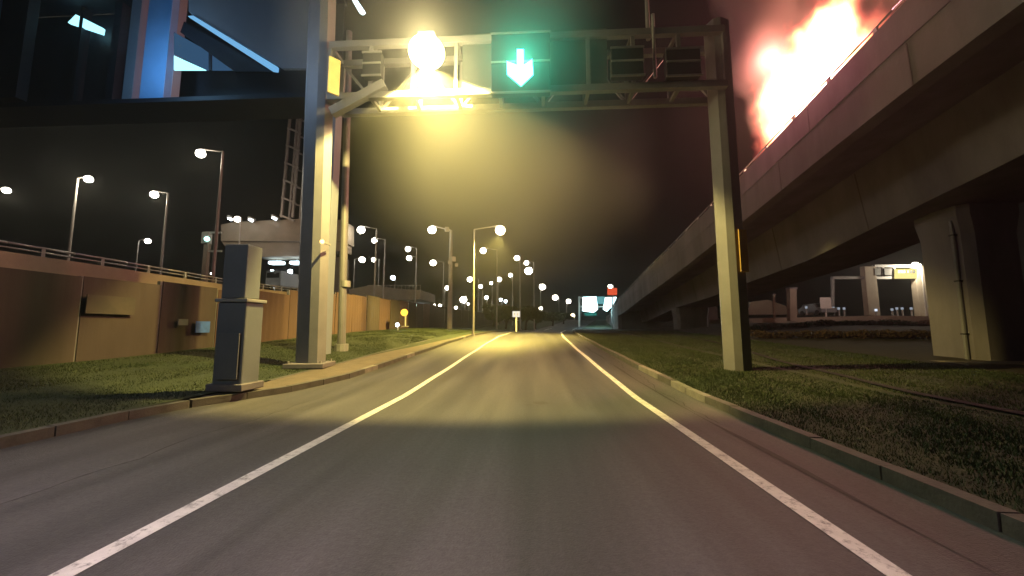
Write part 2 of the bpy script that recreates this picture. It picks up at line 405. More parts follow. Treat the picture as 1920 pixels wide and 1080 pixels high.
# parapet in cast lengths with joints
seg = 6.0; y = -16
while y < 56:
    y2 = min(56, y+seg)-.03
    MB().sweep([fsec(t, [(0,-.02),(.0,-1.05),(.32,-1.05),(.26,-.02)]) for t in stations(y, y2, 6)]).build('parapet', M['concrete'], fly)
    y += seg
MB().sweep([fsec(y, [(.012,-1.06),(.06,-2.3),(.55,-2.3),(.75,-1.75),(3.0,-1.62),(3.35,-wd(y)),(6.6,-wd(y)),(6.9,-1.62),(9.6,-1.5),(9.6,-1.06)]) for y in fy]).build('box_girder', M['concrete'], fly)
mb = MB()
for a_, b_ in zip(fy, fy[1:]):
    mb.tube((fx_(a_)+.12,a_,fz_(a_)+.22),(fx_(b_)+.12,b_,fz_(b_)+.22), .035, n=6)
mb.build('rail', M['steel'], fly, smooth=True)
pm = None
for y in stations(-15, 55, 35):
    if pm is None:
        p = MB().box((0,0,.12),(.06,.13,.26)).build('rail_post', M['steel']); pm = p.data; bpy.data.objects.remove(p)
    p = bpy.data.objects.new('rail_post', pm); C.objects.link(p); p.parent = fly; p.location = Vector((fx_(y)+.12, y, fz_(y)-.02))-fly.location
def pier(xc, yc, wx_, wy_, zb, flare=.12):
    zt = fz_(yc)-wd(yc)+.02; rows = []
    def ring(z, k):
        a_, b_, c = wx_/2+k, wy_/2+k*.4, .22
        return [(xc-a_+c,yc-b_,z),(xc+a_-c,yc-b_,z),(xc+a_,yc-b_+c,z),(xc+a_,yc+b_-c,z),(xc+a_-c,yc+b_,z),(xc-a_+c,yc+b_,z),(xc-a_,yc+b_-c,z),(xc-a_,yc-b_+c,z)]
    MB().sweep([ring(zb,0), ring(zt-1.0,0), ring(zt-.35,flare), ring(zt,flare)]).build('pier', M['concrete'], fly)
pier(15.5, 14.4, 1.75, 1.8, 0)
MB().tube((14.55,13.9,.3),(14.55,13.9,5.1), .06, n=8).build('drain_pipe', M['steel_paint'], fly)
for _z in (1.2,3.0,4.6): MB().box((14.57,13.9,_z),(.16,.16,.05)).build('pipe_clip', M['dark'], fly)
y_ = -14
while y_ < 54:
    MB().sweep([[(fx_(t)+3.0,t,fz_(t)-1.66),(fx_(t)+2.985,t,fz_(t)-1.66),(fx_(t)+3.335,t,fz_(t)-wd(t)+.02),(fx_(t)+3.36,t,fz_(t)-wd(t)+.02)] for t in (y_, y_+.045)]).build('joint', M['concrete_dark'], fly)
    MB().sweep([[(fx_(t)+.02,t,fz_(t)-1.1),(fx_(t)+.000,t,fz_(t)-1.1),(fx_(t)+.045,t,fz_(t)-2.29),(fx_(t)+.07,t,fz_(t)-2.29)] for t in (y_, y_+.03)]).build('joint', M['concrete_dark'], fly)
    y_ += 6
pier(fx_(40)+4.8, 40, 3.0, 1.6, .3)
MB().box((15.3,14.2,.17),(4.6,3.6,.34)).build('footing', M['concrete_warm'], fly, bevel=.03)
# wing wall under right end
MB().sweep([[(19.5,y,-.2),(19.5,y,5.9),(20.2,y,5.9),(20.2,y,-.2)] for y in (6,15.5)]).build('side_wall', M['concrete_dark'], fly)
# retaining wall carrying the ramp down to the ground
rw = empty('retaining_wall', (fx_(56), 56, 0), 'grey retaining wall where the flyover ramp meets the ground', 'retaining wall')
y = 56
while y < 96:
    MB().sweep([[(fx_(t)+.02,t,rz(t)-.3),(fx_(t)+.02,t,fz_(t)-.4),(fx_(t)+.5,t,fz_(t)-.4),(fx_(t)+.5,t,rz(t)-.3)] for t in stations(y, y+3.94, 3)]).build('panel', M['concrete'], rw)
    y += 4
MB().sweep([[(fx_(t)-.05,t,fz_(t)-.39),(fx_(t)-.05,t,fz_(t)+.0),(fx_(t)+.4,t,fz_(t)),(fx_(t)+.4,t,fz_(t)-.39)] for t in stations(56,96,10)]).build('coping', M['concrete'], rw)
MB().sweep([[(fx_(56.2)+.3,56.2,-.2),(fx_(56.2)+14,56.2,-.2)],[(fx_(56.2)+.3,56.2,fz_(56)-1),(fx_(56.2)+14,56.2,fz_(56)-1)]], close=False).build('end_face', M['concrete_dark'], rw)

# ------------------------------------------------------------------ sign gantry over the road
YG = 11.3
gan = empty('sign_gantry', (0, YG, 0), 'steel sign gantry spanning the road with a green arrow signal', 'gantry')
def post(px_b, py_b, px_t, py_t, w_, d_, rot, zb, parent, m):
    b = at(px_b, py_b, YG); t = at(px_t, py_t, YG); b = Vector((b.x, YG, zb))
    rows = []
    for k in range(9):
        s_ = k/8; c = Vector((b.x, YG, b.z)).lerp(Vector((t.x, YG, t.z)), s_)
        r_ = []
        for a_, b_ in ((-1,-.55),(-.55,-1),(.55,-1),(1,-.55),(1,.55),(.55,1),(-.55,1),(-1,.55)):
            v = Matrix.Rotation(rot, 3, 'Z') @ Vector((a_*w_/2, b_*d_/2, 0)); r_.append(c+v)
        rows.append(r_)
    return MB().sweep(rows).build('post', m, parent), b, t
pr, br, tr = post(1384, 700, 1342, 48, .62, .62, R(24), 0, gan, M['steel_paint'])
pl, bl, tl = post(582, 684, 606, -40, .90, .55, R(-20), .25, gan, M['steel_paint'])
for b in (br, bl):
    MB().box((b.x, b.y, b.z+.06), (1.1,1.1,.14), rz=R(10)).build('base_plate', M['concrete'], gan, bevel=.02)
for b in (br, bl):
    for k in range(4):
        q = Matrix.Rotation(R(10),3,'Z') @ Vector(((-.44,.44)[k%2],(-.44,.44)[k//2],0)); MB().tube((b.x+q.x,b.y+q.y,b.z+.12),(b.x+q.x,b.y+q.y,b.z+.2), .03, n=6).build('bolt', M['steel'], gan)
zt_, zb_ = at(1250,80,YG).z, at(1250,178,YG).z
xl, xr = bl.x+.35, tr.x
dp = .85
for yy in (YG-dp/2, YG+dp/2):
    for zz in (zt_, zb_):
        MB().beam((xl,yy,zz),(xr,yy,zz), .19, .21).build('chord', M['steel_paint'], gan, bevel=.01)
n = 9
for k in range(n+1):
    x = xl+(xr-xl)*k/n
    for yy in (YG-dp/2, YG+dp/2):
        MB().beam((x,yy,zb_+.1),(x,yy,zt_-.1), .11,.11).build('upright', M['steel_paint'], gan)
    for zz in (zb_, zt_):
        MB().beam((x,YG-dp/2+.1,zz),(x,YG+dp/2-.1,zz), .10,.10).build('cross_member', M['steel_paint'], gan)
    if k < n:
        x2 = xl+(xr-xl)*(k+1)/n; s_ = k % 2
        MB().beam((x+.08,YG+dp/2,(zb_ if s_ else zt_)+(.12 if s_ else -.12)),(x2-.08,YG+dp/2,(zt_ if s_ else zb_)+(-.12 if s_ else .12)), .08,.08).build('brace', M['steel_paint'], gan)
MB().beam((tr.x-.0,YG,zt_),(tr.x+.02,YG,zt_+.45), .5,.5).build('post_cap', M['steel_paint'], gan)
# knee brace by the left post
MB().beam(at(622,212,YG-.5), at(722,158,YG-.5), .24, .28).build('knee_brace', M['steel_paint'], gan, bevel=.02)
# mast above the gantry
p = at(1216,80,YG); MB().tube((p.x,YG,p.z+.1),(p.x,YG,p.z+3.0), .07, .05).build('mast', M['steel'], gan)
MB().tube((p.x-.02,YG-dp/2-.12,zb_+.2),(p.x-.02,YG-dp/2-.12,zt_+.5), .05).build('conduit', M['steel'], gan)
# sign cases (lane signal housings) hung on the gantry: own things
def case(px0, px1, py0, py1, label, Y=YG-.62, group='dark signal cases on the gantry'):
    a_, b_ = at(px0,py0,Y), at(px1,py1,Y); c = (a_+b_)/2
    r_ = empty('signal_case', (c.x, Y, c.z), label, 'signal', group)
    W, H = abs(b_.x-a_.x), abs(a_.z-b_.z)
    MB().box((c.x,Y,c.z),(W,.26,H)).build('housing', M['dark'], r_, bevel=.02)
    for z in (c.z+H/2, c.z-H/2): MB().box((c.x,Y-.14,z),(W+.04,.05,.05)).build('rim', M['steel_paint'], r_)
    MB().box((c.x,Y-.14,c.z+.02),(W,.04,.05)).build('louvre', M['steel'], r_)
    return r_, c, W, H
case(1144,1206,96,146, 'dark louvred case right of the green arrow on the gantry')
case(1246,1312,98,146, 'dark louvred case beside the right gantry post')
case(684,716,104,146, 'dark case beside the glaring lamp at left end of gantry')
r_, c, W, H = case(922,1032,70,176, 'black lane signal showing a lit green down arrow', group=None)
Yf = YG-.62-.17
def pix_prism(name, pix, Y, th, m, parent):
    a_ = [at(px,py,Y) for px,py in pix]; b_ = [Vector((q.x,Y+th,q.z)) for q in a_]
    return MB().sweep([a_, b_]).build(name, m, parent)
pix_prism('arrow', [(969,92),(982,92),(982,121),(998,110),(1000,139),(977,161),(951,139),(950,114),(969,121)], Yf, .03, E_green, r_)
d = bpy.data.lights.new('arrow_glow','AREA'); d.shape='DISK'; d.size=.6; d.color=(.10,1,.62); d.energy=230; d.spread=R(160)
lo = bpy.data.objects.new('arrow_glow', d); C.objects.link(lo); pc = at(976,128,Yf-.05); lo.location = pc-r_.location; lo.rotation_euler=(R(-75),0,0); lo.parent = r_
# board behind the arrow signal
a_, b_ = at(868,66,YG-.35), at(1140,172,YG-.35)
bd = tag(MB().box(((a_.x+b_.x)/2,YG-.36,(a_.z+b_.z)/2),(b_.x-a_.x,.06,a_.z-b_.z)).build('backing_board', M['board_grey'], origin=((a_.x+b_.x)/2,YG-.36,(a_.z+b_.z)/2), bevel=.01), 'wide pale grey board behind the green arrow on the gantry', 'board')
# bright plate on left post, ochre plate on right post
p = at(626,143,YG-.72); tag(MB().box(tuple(p),(.34,.06,1.15),rz=R(48)).build('sign_plate', M['plate'], origin=p, bevel=.01), 'upright yellow plate near the top of the left gantry post', 'sign')
p = at(1394,470,YG-.36); tag(MB().box(tuple(p),(.30,.03,1.2),rz=R(24)).build('sign_plate', M['ochre'], origin=p), 'tall ochre plate on the right gantry post', 'sign')

# grey casing pillar on the left verge
Yc = 7.6
pb = at(442,720,Yc); cab = empty('pillar_cabinet', (pb.x, Yc, .2), 'blue grey steel pillar with wide lower casing on the left verge', 'pillar')
zc = at(442,568,Yc).z; ztp = at(442,462,Yc).z
MB().box((pb.x,Yc,(zc+.2)/2),(.60,.5,zc-.2)).build('lower_casing', M['steel_blue'], cab, bevel=.03)
MB().box((pb.x,Yc,zc+.035),(.68,.58,.07)).build('cap', M['steel'], cab, bevel=.015)
MB().box((pb.x-.03,Yc,(zc+ztp)/2+.04),(.50,.42,ztp-zc-.08)).build('upper_casing', M['steel_blue'], cab, bevel=.02)
MB().box((pb.x,Yc,.24),(.74,.64,.14)).build('base', M['concrete'], cab, bevel=.02)
MB().box((pb.x+.02,Yc-.29,.85),(.44,.03,.9)).build('door', M['steel_blue'], cab, bevel=.005)

# ------------------------------------------------------------------ street lamps
GL = {}
def lamp(px, py, r, label, pole=None, em=E_white, zl=12.0, Y=None, zb=None, power=0, col=(1,.86,.62), base_py=None, arm=True, group='street lamps', pr=.10):
    if Y is None: Y = min(230, (zl-1.4)*FPX/max(6, 615-py))
    c = at(px, py, Y); rr = max(.09, r/FPX*Y*.72)
    ppx = pole if pole is not None else px+8
    t = at(ppx, py, Y); side = 1 if t.x > c.x else -1
    zb_l = zb if zb is not None else (3.0 if ppx < 640 else 1.0)
    top = Vector((t.x, Y, c.z+.10)); base = Vector((t.x, Y, zb_l))
    o = empty('street_lamp', tuple(base), label, 'street lamp', group)
    k = pr*max(1, Y/60)
    MB().tube(base, top, k*1.15, k*.62, n=10).build('pole', M['pole'], o, smooth=False)
    MB().tube(base, base+Vector((0,0,.25)), k*2, n=8).build('base_flange', M['pole'], o)
    if abs(top.x-c.x) > rr*.6:
        MB().beam(top, Vector((c.x,Y,c.z+rr*.9+.06)), k*.7, k*.7).build('arm', M['pole'], o)
    MB().box((c.x+side*rr*.25,Y,c.z+rr*.95),(rr*1.3,rr*.8,rr*.22)).build('lamp_head', M['pole'], o, bevel=.02)
    MB().ball((c.x,Y,c.z), rr, .92, nu=12, nv=8).build('lamp_bowl', em, o, smooth=True)
    if power: pointlight('lamp_light', (c.x, Y-.02, c.z-rr-.12), col, power, .12, o)
    return o, c
L = lamp
L(12,357,9,'street lamp at the far left edge of the picture',pole=-16, power=520)
L(166,336,10,'street lamp with its pole left of the lamp, above the elevated road railing',pole=146, power=650)
L(289,365,10,'street lamp between two taller lamps, pole right of the lamp',pole=315, power=520)
L(376,288,12,'tallest street lamp left of the gantry, glaring beside its pole',pole=418, power=420)
L(277,452,7,'short distant street lamp just above the elevated road railing',pole=260)
L(445,411,8,'street lamp shining over the top of the concrete portal',pole=452, zb=3)
L(677,431,10,'brightest street lamp right of the left gantry post',pole=706, power=200)
L(702,451,7,'street lamp hanging just below the brightest one, beside the same tall pole',pole=722)
L(701,487,6,'small street lamp low against the tall pole over the ramp',pole=711)
L(679,487,8,'street lamp low over the ramp with a faint pole on its left',pole=665)
L(765,467,7,'upper lamp of the close pair above the ramp railing',pole=781)
L(767,484,7,'lower lamp of the close pair above the ramp railing',pole=781)
L(737,521,6,'bluish white lamp glowing just over the ramp railing',pole=741, em=E_cool)
L(812,493,8,'street lamp below and left of the camera mast',pole=832)
L(938,432,13,'large warm street lamp on a long arm over the road',pole=889, em=E_warm, power=60, zb=.75, pr=.08, Y=29)
L(906,470,8,'street lamp left of its pole just below the large warm lamp',pole=932, zb=1)
L(881,524,7,'street lamp left of the tall pole of the warm lamp',pole=897)
L(901,537,5,'small lamp touching the right of the warm lamp pole',pole=905)
L(839,540,6,'lamp low beside the foot of the camera mast',pole=834)
L(869,562,9,'bright round lamp just above the hoarding top',pole=872, Y=90, zb=3)
L(855,577,4,'tiny lamp on the hoarding line left of the bright round lamp',pole=857, Y=110)
L(814,573,4,'left lamp of the twin specks over the hoarding',pole=815, Y=110)
L(825,573,4,'right lamp of the twin specks over the hoarding',pole=826, Y=110)
L(878,570,3,'dim speck of a lamp just right of the bright round lamp',pole=879, Y=130)
L(912,558,5,'small lamp low between the two central poles',pole=914)
L(936,524,6,'small lamp on the pole under the central lamps',pole=934)
L(921,531,4,'tiny faint lamp left of the central pole',pole=923)
L(939,562,4,'left bluish lamp of the narrow pair over the green verge',pole=941, em=E_cool, Y=140)
L(948,565,4,'right bluish lamp of the narrow pair over the green verge',pole=950, em=E_cool, Y=140)
L(969,484,7,'leftmost lamp of the central trio above the white road sign',pole=975)
L(987,493,6,'upper lamp of the central stacked pair',pole=1001)
L(991,508,10,'bigger lower lamp of the central stacked pair',pole=1001)
L(957,516,5,'small lamp on the slim pale mast behind the white road sign',pole=961, zb=1)
L(1017,538,8,'lamp right of the trio where the sky turns dark',pole=1013)
L(1041,558,7,'lamp with its pole on the right above the distant bend',pole=1048)
L(1066,565,6,'lamp left of the lit blue white boards',pole=1062, Y=150)
L(1014,578,4,'tiny lamp low above the road vanishing point',pole=1016, Y=170)
L(1011,598,3,'faint speck lamp close above the road end',pole=1012, Y=190, zb=0)
L(1074,592,5,'low yellowish lamp near the bend of the far road',pole=1077, Y=150, em=E_warm)
L(1144,537,5,'small lamp above the orange red sign',pole=1150, Y=80)
p = at(604,453,YG-.62); MB().ball(tuple(p), .062).build('marker_lens', E_orange, gan, smooth=True); MB().beam(p+Vector((0,.05,0)), p+Vector((0,.45,0)), .05,.05).build('marker_bracket', M['steel'], gan)
L(398,513,4,'tiny white lamp on the elevated road behind the railing',pole=400, Y=60, em=E_white)

# tall post behind the left gantry post
YL = 15.5
b_ = at(640, 660, YL)
tp = empty('lamp_post', (b_.x, YL, .3), 'tall slim pale post close behind the left gantry post', 'post')
tt = at(655,60,YL)
MB().tube((b_.x,YL,.3),(tt.x,YL,tt.z), .165,.13, n=12).build('shaft', M['steel_paint'], tp)
MB().tube((b_.x,YL,.3),(b_.x,YL,.75), .27, n=12).build('base_sleeve', M['steel'], tp)
MB().tube((b_.x+.05,YL,3.1),(b_.x+.05,YL,3.35), .2, n=12).build('collar', M['steel'], tp)
# the big yellow lamp hung in front of the gantry, its light cut off towards the viewer
YL = YG-1.3
def spot(name, loc, col, power, size, blend, rot, parent=None, r=.1):
    d = bpy.data.lights.new(name, 'SPOT'); d.color = col; d.energy = power; d.spot_size = size; d.spot_blend = blend; d.shadow_soft_size = r
    o = bpy.data.objects.new(name, d); C.objects.link(o); o.rotation_euler = rot
    o.location = Vector(loc)-(world_of(parent) if parent else Vector((0,0,0)))
    if parent: o.parent = parent
    return o
c = at(800, 98, YL)
bigl = empty('street_lamp', tuple(c), 'huge glaring yellow lamp on the gantry left of the green arrow', 'street lamp', 'street lamps')
MB().beam((c.x,YG-dp/2,c.z+.5),(c.x,YL,c.z+.5), .12,.12).build('arm', M['steel'], bigl)
MB().box((c.x,YL+.1,c.z+.50),(.5,.5,.12)).build('lamp_head', M['steel'], bigl, bevel=.05)
MB().ball((c.x,YL,c.z), .50, .82, nu=20, nv=12).build('lamp_bowl', E_big, bigl, smooth=True)
spot('lamp_light', (c.x, YL-.05, c.z-.45), (1,.77,.22), P_BIG, R(134), .14, (R(39.5),0,R(-4)), bigl, .04)
pointlight('lamp_glow', (c.x+.1, YL-.62, c.z), (1,.80,.36), P_GLOW, .3, bigl)
cw = at(938,432,29)
spot('lamp_light', (cw.x, cw.y-.1, cw.z-.5), (1,.75,.16), 24000, R(128), .5, (R(-2),R(16),0), None, .2)
# unseen lamp added behind the viewer to light the near road
L2, c2 = lamp(960,100,8,'added street lamp behind the viewpoint',pole=700, Y=5, zl=8) if False else (None, None)
back_fill = empty('street_lamp', (-7.0,-9,.2), 'added unseen street lamp behind the viewpoint, fill for the near road', 'street lamp', 'street lamps')
MB().tube((-7,-9,.2),(-7,-9,11.6), .15,.09, n=10).build('pole', M['steel_paint'], back_fill)
MB().beam((-7,-9,11.5),(-3.8,-9,11.8), .1,.1).build('arm', M['steel'], back_fill)
MB().box((-3.6,-9,11.85),(1.0,.4,.18)).build('lamp_head', M['steel'], back_fill)
MB().ball((-3.6,-9,11.7), .22, .6).build('lamp_bowl', E_warm, back_fill, smooth=True)
MB().beam((-7,-9,11.5),(-9.2,-9,11.8), .1,.1).build('arm', M['steel'], back_fill)  # second head added to light the left post and pillar fronts
MB().box((-9.5,-9,11.85),(1.0,.4,.18)).build('lamp_head', M['steel'], back_fill)
MB().ball((-9.5,-9,11.7), .22, .6).build('lamp_bowl', E_cool, back_fill, smooth=True)
_v = Vector((-8.2,10.0,2.2))-Vector((-9.5,-9,11.3))
spot('lamp_light', (-9.5,-9,11.3), (.85,.92,1), 1500, R(30), .7, _v.to_track_quat('-Z','Y').to_euler(), back_fill, .3)
spot('lamp_light', (-3.6,-9,11.3), (1,.72,.84), P_BACK, R(84), .55, (R(14),0,R(3)), back_fill, .3)

# camera mast with lamp
Ym = 41
t = at(846,432,Ym); o = empty('camera_mast', (t.x,Ym,1), 'tall mast carrying a camera cluster and a street lamp', 'mast')
MB().tube((t.x,Ym,1),(t.x,Ym,t.z), .30,.15, n=10).build('pole', M['pole'], o)
for px,py,s_ in ((838,430,.45),(850,486,.5),(856,497,.35),(843,492,.35)):
    p = at(px,py,Ym-.3); MB().box(tuple(p),(s_,s_*.8,s_*1.1),rz=R(20)).build('camera_box', M['steel'], o, bevel=.05)
lc = at(810,431,Ym); MB().beam((t.x,Ym,t.z),(lc.x,Ym,lc.z+.5), .12,.12).build('arm', M['pole'], o)
MB().ball(tuple(lc), .44, .9).build('lamp_bowl', E_white, o, smooth=True)
pointlight('lamp_light', (lc.x,Ym,lc.z-.7), (1,.88,.7), 160, .1, o)
# slim pole right of the left gantry post
# lattice mast standing on the portal
# ------------------------------------------------------------------ concrete portal with floodlights
Yp = 40
po = empty('concrete_portal', (at(490,480,Yp).x, Yp, 3), 'broad concrete portal block with floodlights left of the gantry', 'portal')
quadprism([(414,421),(440,416),(570,410),(640,412),(640,452),(414,452)], Yp, Yp+3).build('crosshead', M['concrete_warm'], po)
quadprism([(416,453),(640,453),(640,470),(560,480),(480,482),(430,474)], Yp+.3, Yp+2.7).build('haunch', M['concrete_warm'], po)
quadprism([(565,482),(640,482),(640,600),(565,600)], Yp+.6, Yp+2.4).build('pier', M['concrete_dark'], po)
for px,py in ((433,409),(472,411),(516,408)):
    p = at(px,py,Yp-.6); MB().box(tuple(p),(.85,.3,.38),mtx=Matrix.Rotation(R(28),3,'Y')@Matrix.Rotation(R(20),3,'X')).build('floodlight', M['steel'], po, bevel=.04)
    p = at(px-2,py+2,Yp-.85); MB().box(tuple(p),(.5,.06,.14),mtx=Matrix.Rotation(R(28),3,'Y')).build('floodlight_lens', E_cool, po)
for px,w_ in ((519,28),(557,24)):
    p = at(px,493,Yp+1.5); MB().box((p.x,p.y,p.z),(w_/FPX*Yp,.8,.35)).build('tube_light', E_tube, po, bevel=.1)
    q = at(px,480,Yp+1.5); MB().tube(p, q, .05).build('hanger', M['steel'], po)
pointlight('cool_glow', at(535,505,Yp-.3), (.85,.92,1), 150, .5, po)
pointlight('flood_glow', at(480,385,Yp-4), (1,.66,.42), 190, .5, po)
def speck(px,py,r,Y,em,label,ph=.9,name='marker_light',cat='light'):
    c = at(px,py,Y); rr = r/FPX*Y*.85; o = empty(name,(c.x,Y,c.z-ph),label,cat)
    MB().ball(tuple(c), rr, 1).build('lens', em, o, smooth=True)
    MB().tube((c.x,Y+rr,c.z-ph),(c.x,Y+rr,c.z+rr), max(.03,rr*.3), n=6).build('stem', M['pole'], o)
    MB().box((c.x,Y+rr,c.z-ph),(rr*1.6,rr*1.6,.08)).build('foot', M['pole'], o)
    return o
for px,py,r,lb in ((475,494,5,'small white light left under the concrete portal'),(510,509,4,'small white light under the left tube of the portal'),(544,509,5,'small white light under the right tube of the portal'),(524,514,5,'small light above the greenish box under the portal'),(512,532,5,'left lowest light under the portal'),(524,533,4,'right lowest light under the portal')):
    speck(px,py,r,50,E_cool,lb,ph=2.2)
# greenish parked box van under the portal
p = at(530,532,50)
van = empty('box_van',(p.x,50,3.4),'small pale green van under the concrete portal','van')
MB().box((p.x,50,p.z+.5),(2.1,4,2.0)).build('body', M['carbody'], van, bevel=.1)
MB().box((p.x,47.98,p.z+.9),(1.7,.03,.7)).build('windscreen', M['glass'], van)
for sx in (-.8,.8):
    for sy in (-1.2,1.2): MB().tube((p.x+sx-.1,50+sy,p.z-.55),(p.x+sx+.1,50+sy,p.z-.55), .34, n=12).build('wheel', M['tyre'], van)
# signal gantry arm left of the portal
Ya = 30
o = empty('traffic_signal',(at(383,520,Ya).x,Ya,3),'short pale post with a green lit signal head left of the portal','traffic signal')
a_, b2 = at(383,528,Ya), at(384,448,Ya)
MB().beam((a_.x,Ya,2.8),(a_.x,Ya,b2.z), .36,.3).build('post', M['concrete_warm'], o)
p = at(386,446,Ya-.1); MB().box((p.x,Ya,p.z),(.55,.5,1.0)).build('signal_head', M['steel'], o, bevel=.05)
p = at(388,448,Ya-.4); MB().ball(tuple(p), .2).build('signal_lens', emat('signal_green',(.45,1,.85),4), o, smooth=True)
for py in (436,471): MB().beam(at(388,py,Ya), at(416,py,Ya), .13,.15).build('arm', M['steel'], o)

# lattice ladder mast behind the left gantry post
Yq = 39
lm = empty('lattice_mast', tuple(at(535,408,Yq)), 'tall lattice ladder mast rising from the concrete portal', 'mast')
A = [at(553,120,Yq), at(528,408,Yq)]; B = [at(572,120,Yq), at(549,408,Yq)]
top_off = 3
for p0, p1 in (A, B):
    for dy in (0,1.3): MB().beam(p0+Vector((0,dy,top_off)), p1+Vector((0,dy,0)), .22,.22).build('leg', M['steel_paint'], lm)
for k in range(10):
    s_ = k/9; p0 = A[0].lerp(A[1], s_); p1 = B[0].lerp(B[1], s_)
    for dy in (-.14,1.44): MB().beam(p0+Vector((-.1,dy,.25)), p1+Vector((.25,dy,-.4)), .16,.18).build('rung', M['steel_paint'], lm)

# ------------------------------------------------------------------ windscreen reflection at upper left, modelled as a lit bridge
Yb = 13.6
fb = empty('reflection_bridge', (at(590,600,Yb).x, Yb, .3), 'windscreen reflection at upper left modelled as a blue lit bridge with stair', 'reflection_bridge')
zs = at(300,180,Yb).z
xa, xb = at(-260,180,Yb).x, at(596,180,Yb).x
MB().box(((xa+xb)/2,Yb+.75,zs-.16),(xb-xa,1.5,.18)).build('reflection_deck_slab', M['bridge_dark'], fb)
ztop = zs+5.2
def col(px0, px1, Y, m, pyb=178, name='reflection_column'):
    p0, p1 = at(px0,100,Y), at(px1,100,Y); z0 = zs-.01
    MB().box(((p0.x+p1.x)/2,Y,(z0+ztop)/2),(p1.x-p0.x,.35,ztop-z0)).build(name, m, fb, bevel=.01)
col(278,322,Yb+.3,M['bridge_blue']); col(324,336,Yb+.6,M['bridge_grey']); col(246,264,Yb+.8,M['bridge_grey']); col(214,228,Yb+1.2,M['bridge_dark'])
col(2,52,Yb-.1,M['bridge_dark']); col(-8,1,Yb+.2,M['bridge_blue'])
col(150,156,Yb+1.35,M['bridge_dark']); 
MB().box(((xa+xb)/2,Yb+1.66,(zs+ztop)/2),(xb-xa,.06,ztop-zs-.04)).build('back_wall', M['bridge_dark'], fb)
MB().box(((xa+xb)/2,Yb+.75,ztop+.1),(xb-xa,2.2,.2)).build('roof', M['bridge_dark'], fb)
# part of the reflection shaped as a stair side panel
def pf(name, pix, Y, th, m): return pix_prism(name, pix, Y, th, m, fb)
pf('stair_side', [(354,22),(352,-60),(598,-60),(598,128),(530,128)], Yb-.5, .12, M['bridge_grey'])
pf('strip_reflection', [(352,30),(362,29),(520,125),(519,133),(510,132)], Yb-.56, .1, E_strip)
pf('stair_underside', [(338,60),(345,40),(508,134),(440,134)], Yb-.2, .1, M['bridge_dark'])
pf('lit_reflection', [(326,104),(386,131),(326,131)], Yb+.1, .05, E_cyan)
pf('dim_reflection', [(326,60),(452,131),(388,131),(326,101)], Yb+.14, .05, E_dim_reflection)
pf('tube_light', [(142,27),(192,52),(190,63),(127,42)], Yb+1.2, .12, E_cyan)  # bright patch of the reflection, shaped as a tube
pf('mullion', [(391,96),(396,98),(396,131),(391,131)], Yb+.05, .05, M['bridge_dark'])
pf('tube_light', [(656,-8),(664,-8),(683,20),(678,24),(672,20)], Yb-.2, .12, E_tube)  # white streak of the reflection, shaped as a tube
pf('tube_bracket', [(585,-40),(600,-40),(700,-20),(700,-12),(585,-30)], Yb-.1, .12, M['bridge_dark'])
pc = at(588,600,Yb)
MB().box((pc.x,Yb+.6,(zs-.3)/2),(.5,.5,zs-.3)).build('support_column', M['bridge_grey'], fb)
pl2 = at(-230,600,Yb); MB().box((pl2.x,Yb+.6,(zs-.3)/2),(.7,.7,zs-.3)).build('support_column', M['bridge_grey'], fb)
pointlight('cool_glow', at(240,70,Yb-1.6), (.30,.62,1), 160, .4, fb)  # added blue light for the reflection shapes
pointlight('cool_glow', at(440,60,Yb-4.2), (.50,.70,1), 150, .4, fb)  # added blue fill for the left gantry post and pillar fronts

# ------------------------------------------------------------------ small things in the middle distance
def road_sign(px, py, w_, h_, Y, base_py, m, label, digits=False):
    c = at(px,py,Y); W, H = w_/FPX*Y, h_/FPX*Y; zb0 = at(px,base_py,Y).z
    o = empty('road_sign',(c.x,Y,zb0),label,'road sign')
    MB().box(tuple(c),(W,.05,H)).build('plate', m, o, bevel=.01)
    MB().tube((c.x,Y+.08,zb0),(c.x,Y+.08,c.z+H/2), max(.04,.06*Y/30), n=8).build('post', M['sign_white'], o)
    return o, c, W, H
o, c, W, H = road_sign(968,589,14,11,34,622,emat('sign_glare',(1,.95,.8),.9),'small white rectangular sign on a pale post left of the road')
for dx in (-.14,.12): MB().box((c.x+dx,34-.04,c.z),(.07,.02,H*.45)).build('stroke', M['steel_paint'], o)
# amber beacon and white light by the hoarding
speck(758,586,8,33,E_amber,'wide amber light shining on the hoarding',ph=1.2,name='amber_light')
speck(745,609,4,31,E_cool,'small white light low on the hoarding',ph=.8)
o = empty('strip_lamp', tuple(at(778,571,60)), 'thin white strip of lights above the amber light', 'light')
MB().beam(at(764,571,60), at(793,573,60), .5,.35).build('tube', E_tube, o); MB().beam(at(778,573,60.4), at(778,640,60.4), .15,.15).build('post', M['pole'], o)
speck(623,540,3,52,E_white,'tiny white light right of the left gantry post')

# far gantry with lit boards
Yk = 78
fg = empty('direction_gantry', tuple(at(1120,622,Yk)), 'far gantry with glaring blue white direction boards', 'gantry')
for px,pt in ((1086,556),(1154,556)):
    p0, p1 = at(px,622,Yk), at(px,pt,Yk); MB().beam(p0, p1, .35,.35).build('post', M['steel'], fg)
for py in (558,575): MB().beam(at(1086,py,Yk), at(1156,py,Yk), .25,.25).build('beam', M['steel'], fg)
pix_prism('board', [(1093,557),(1118,556),(1121,580),(1113,586),(1092,583)], Yk-.5, .2, E_board, fg)
pix_prism('board', [(1135,558),(1156,557),(1148,574),(1138,584),(1131,580)], Yk-.5, .2, E_board, fg)
pix_prism('lit_frame', [(1120,556),(1134,556),(1134,570),(1120,570)], Yk-.3, .15, emat('frame_cyan',(.2,.6,.65),.6), fg)
pix_prism('green_strip', [(1094,587),(1120,587),(1118,592),(1098,592)], Yk-.3, .1, emat('green_strip',(.02,.35,.28),.5), fg)
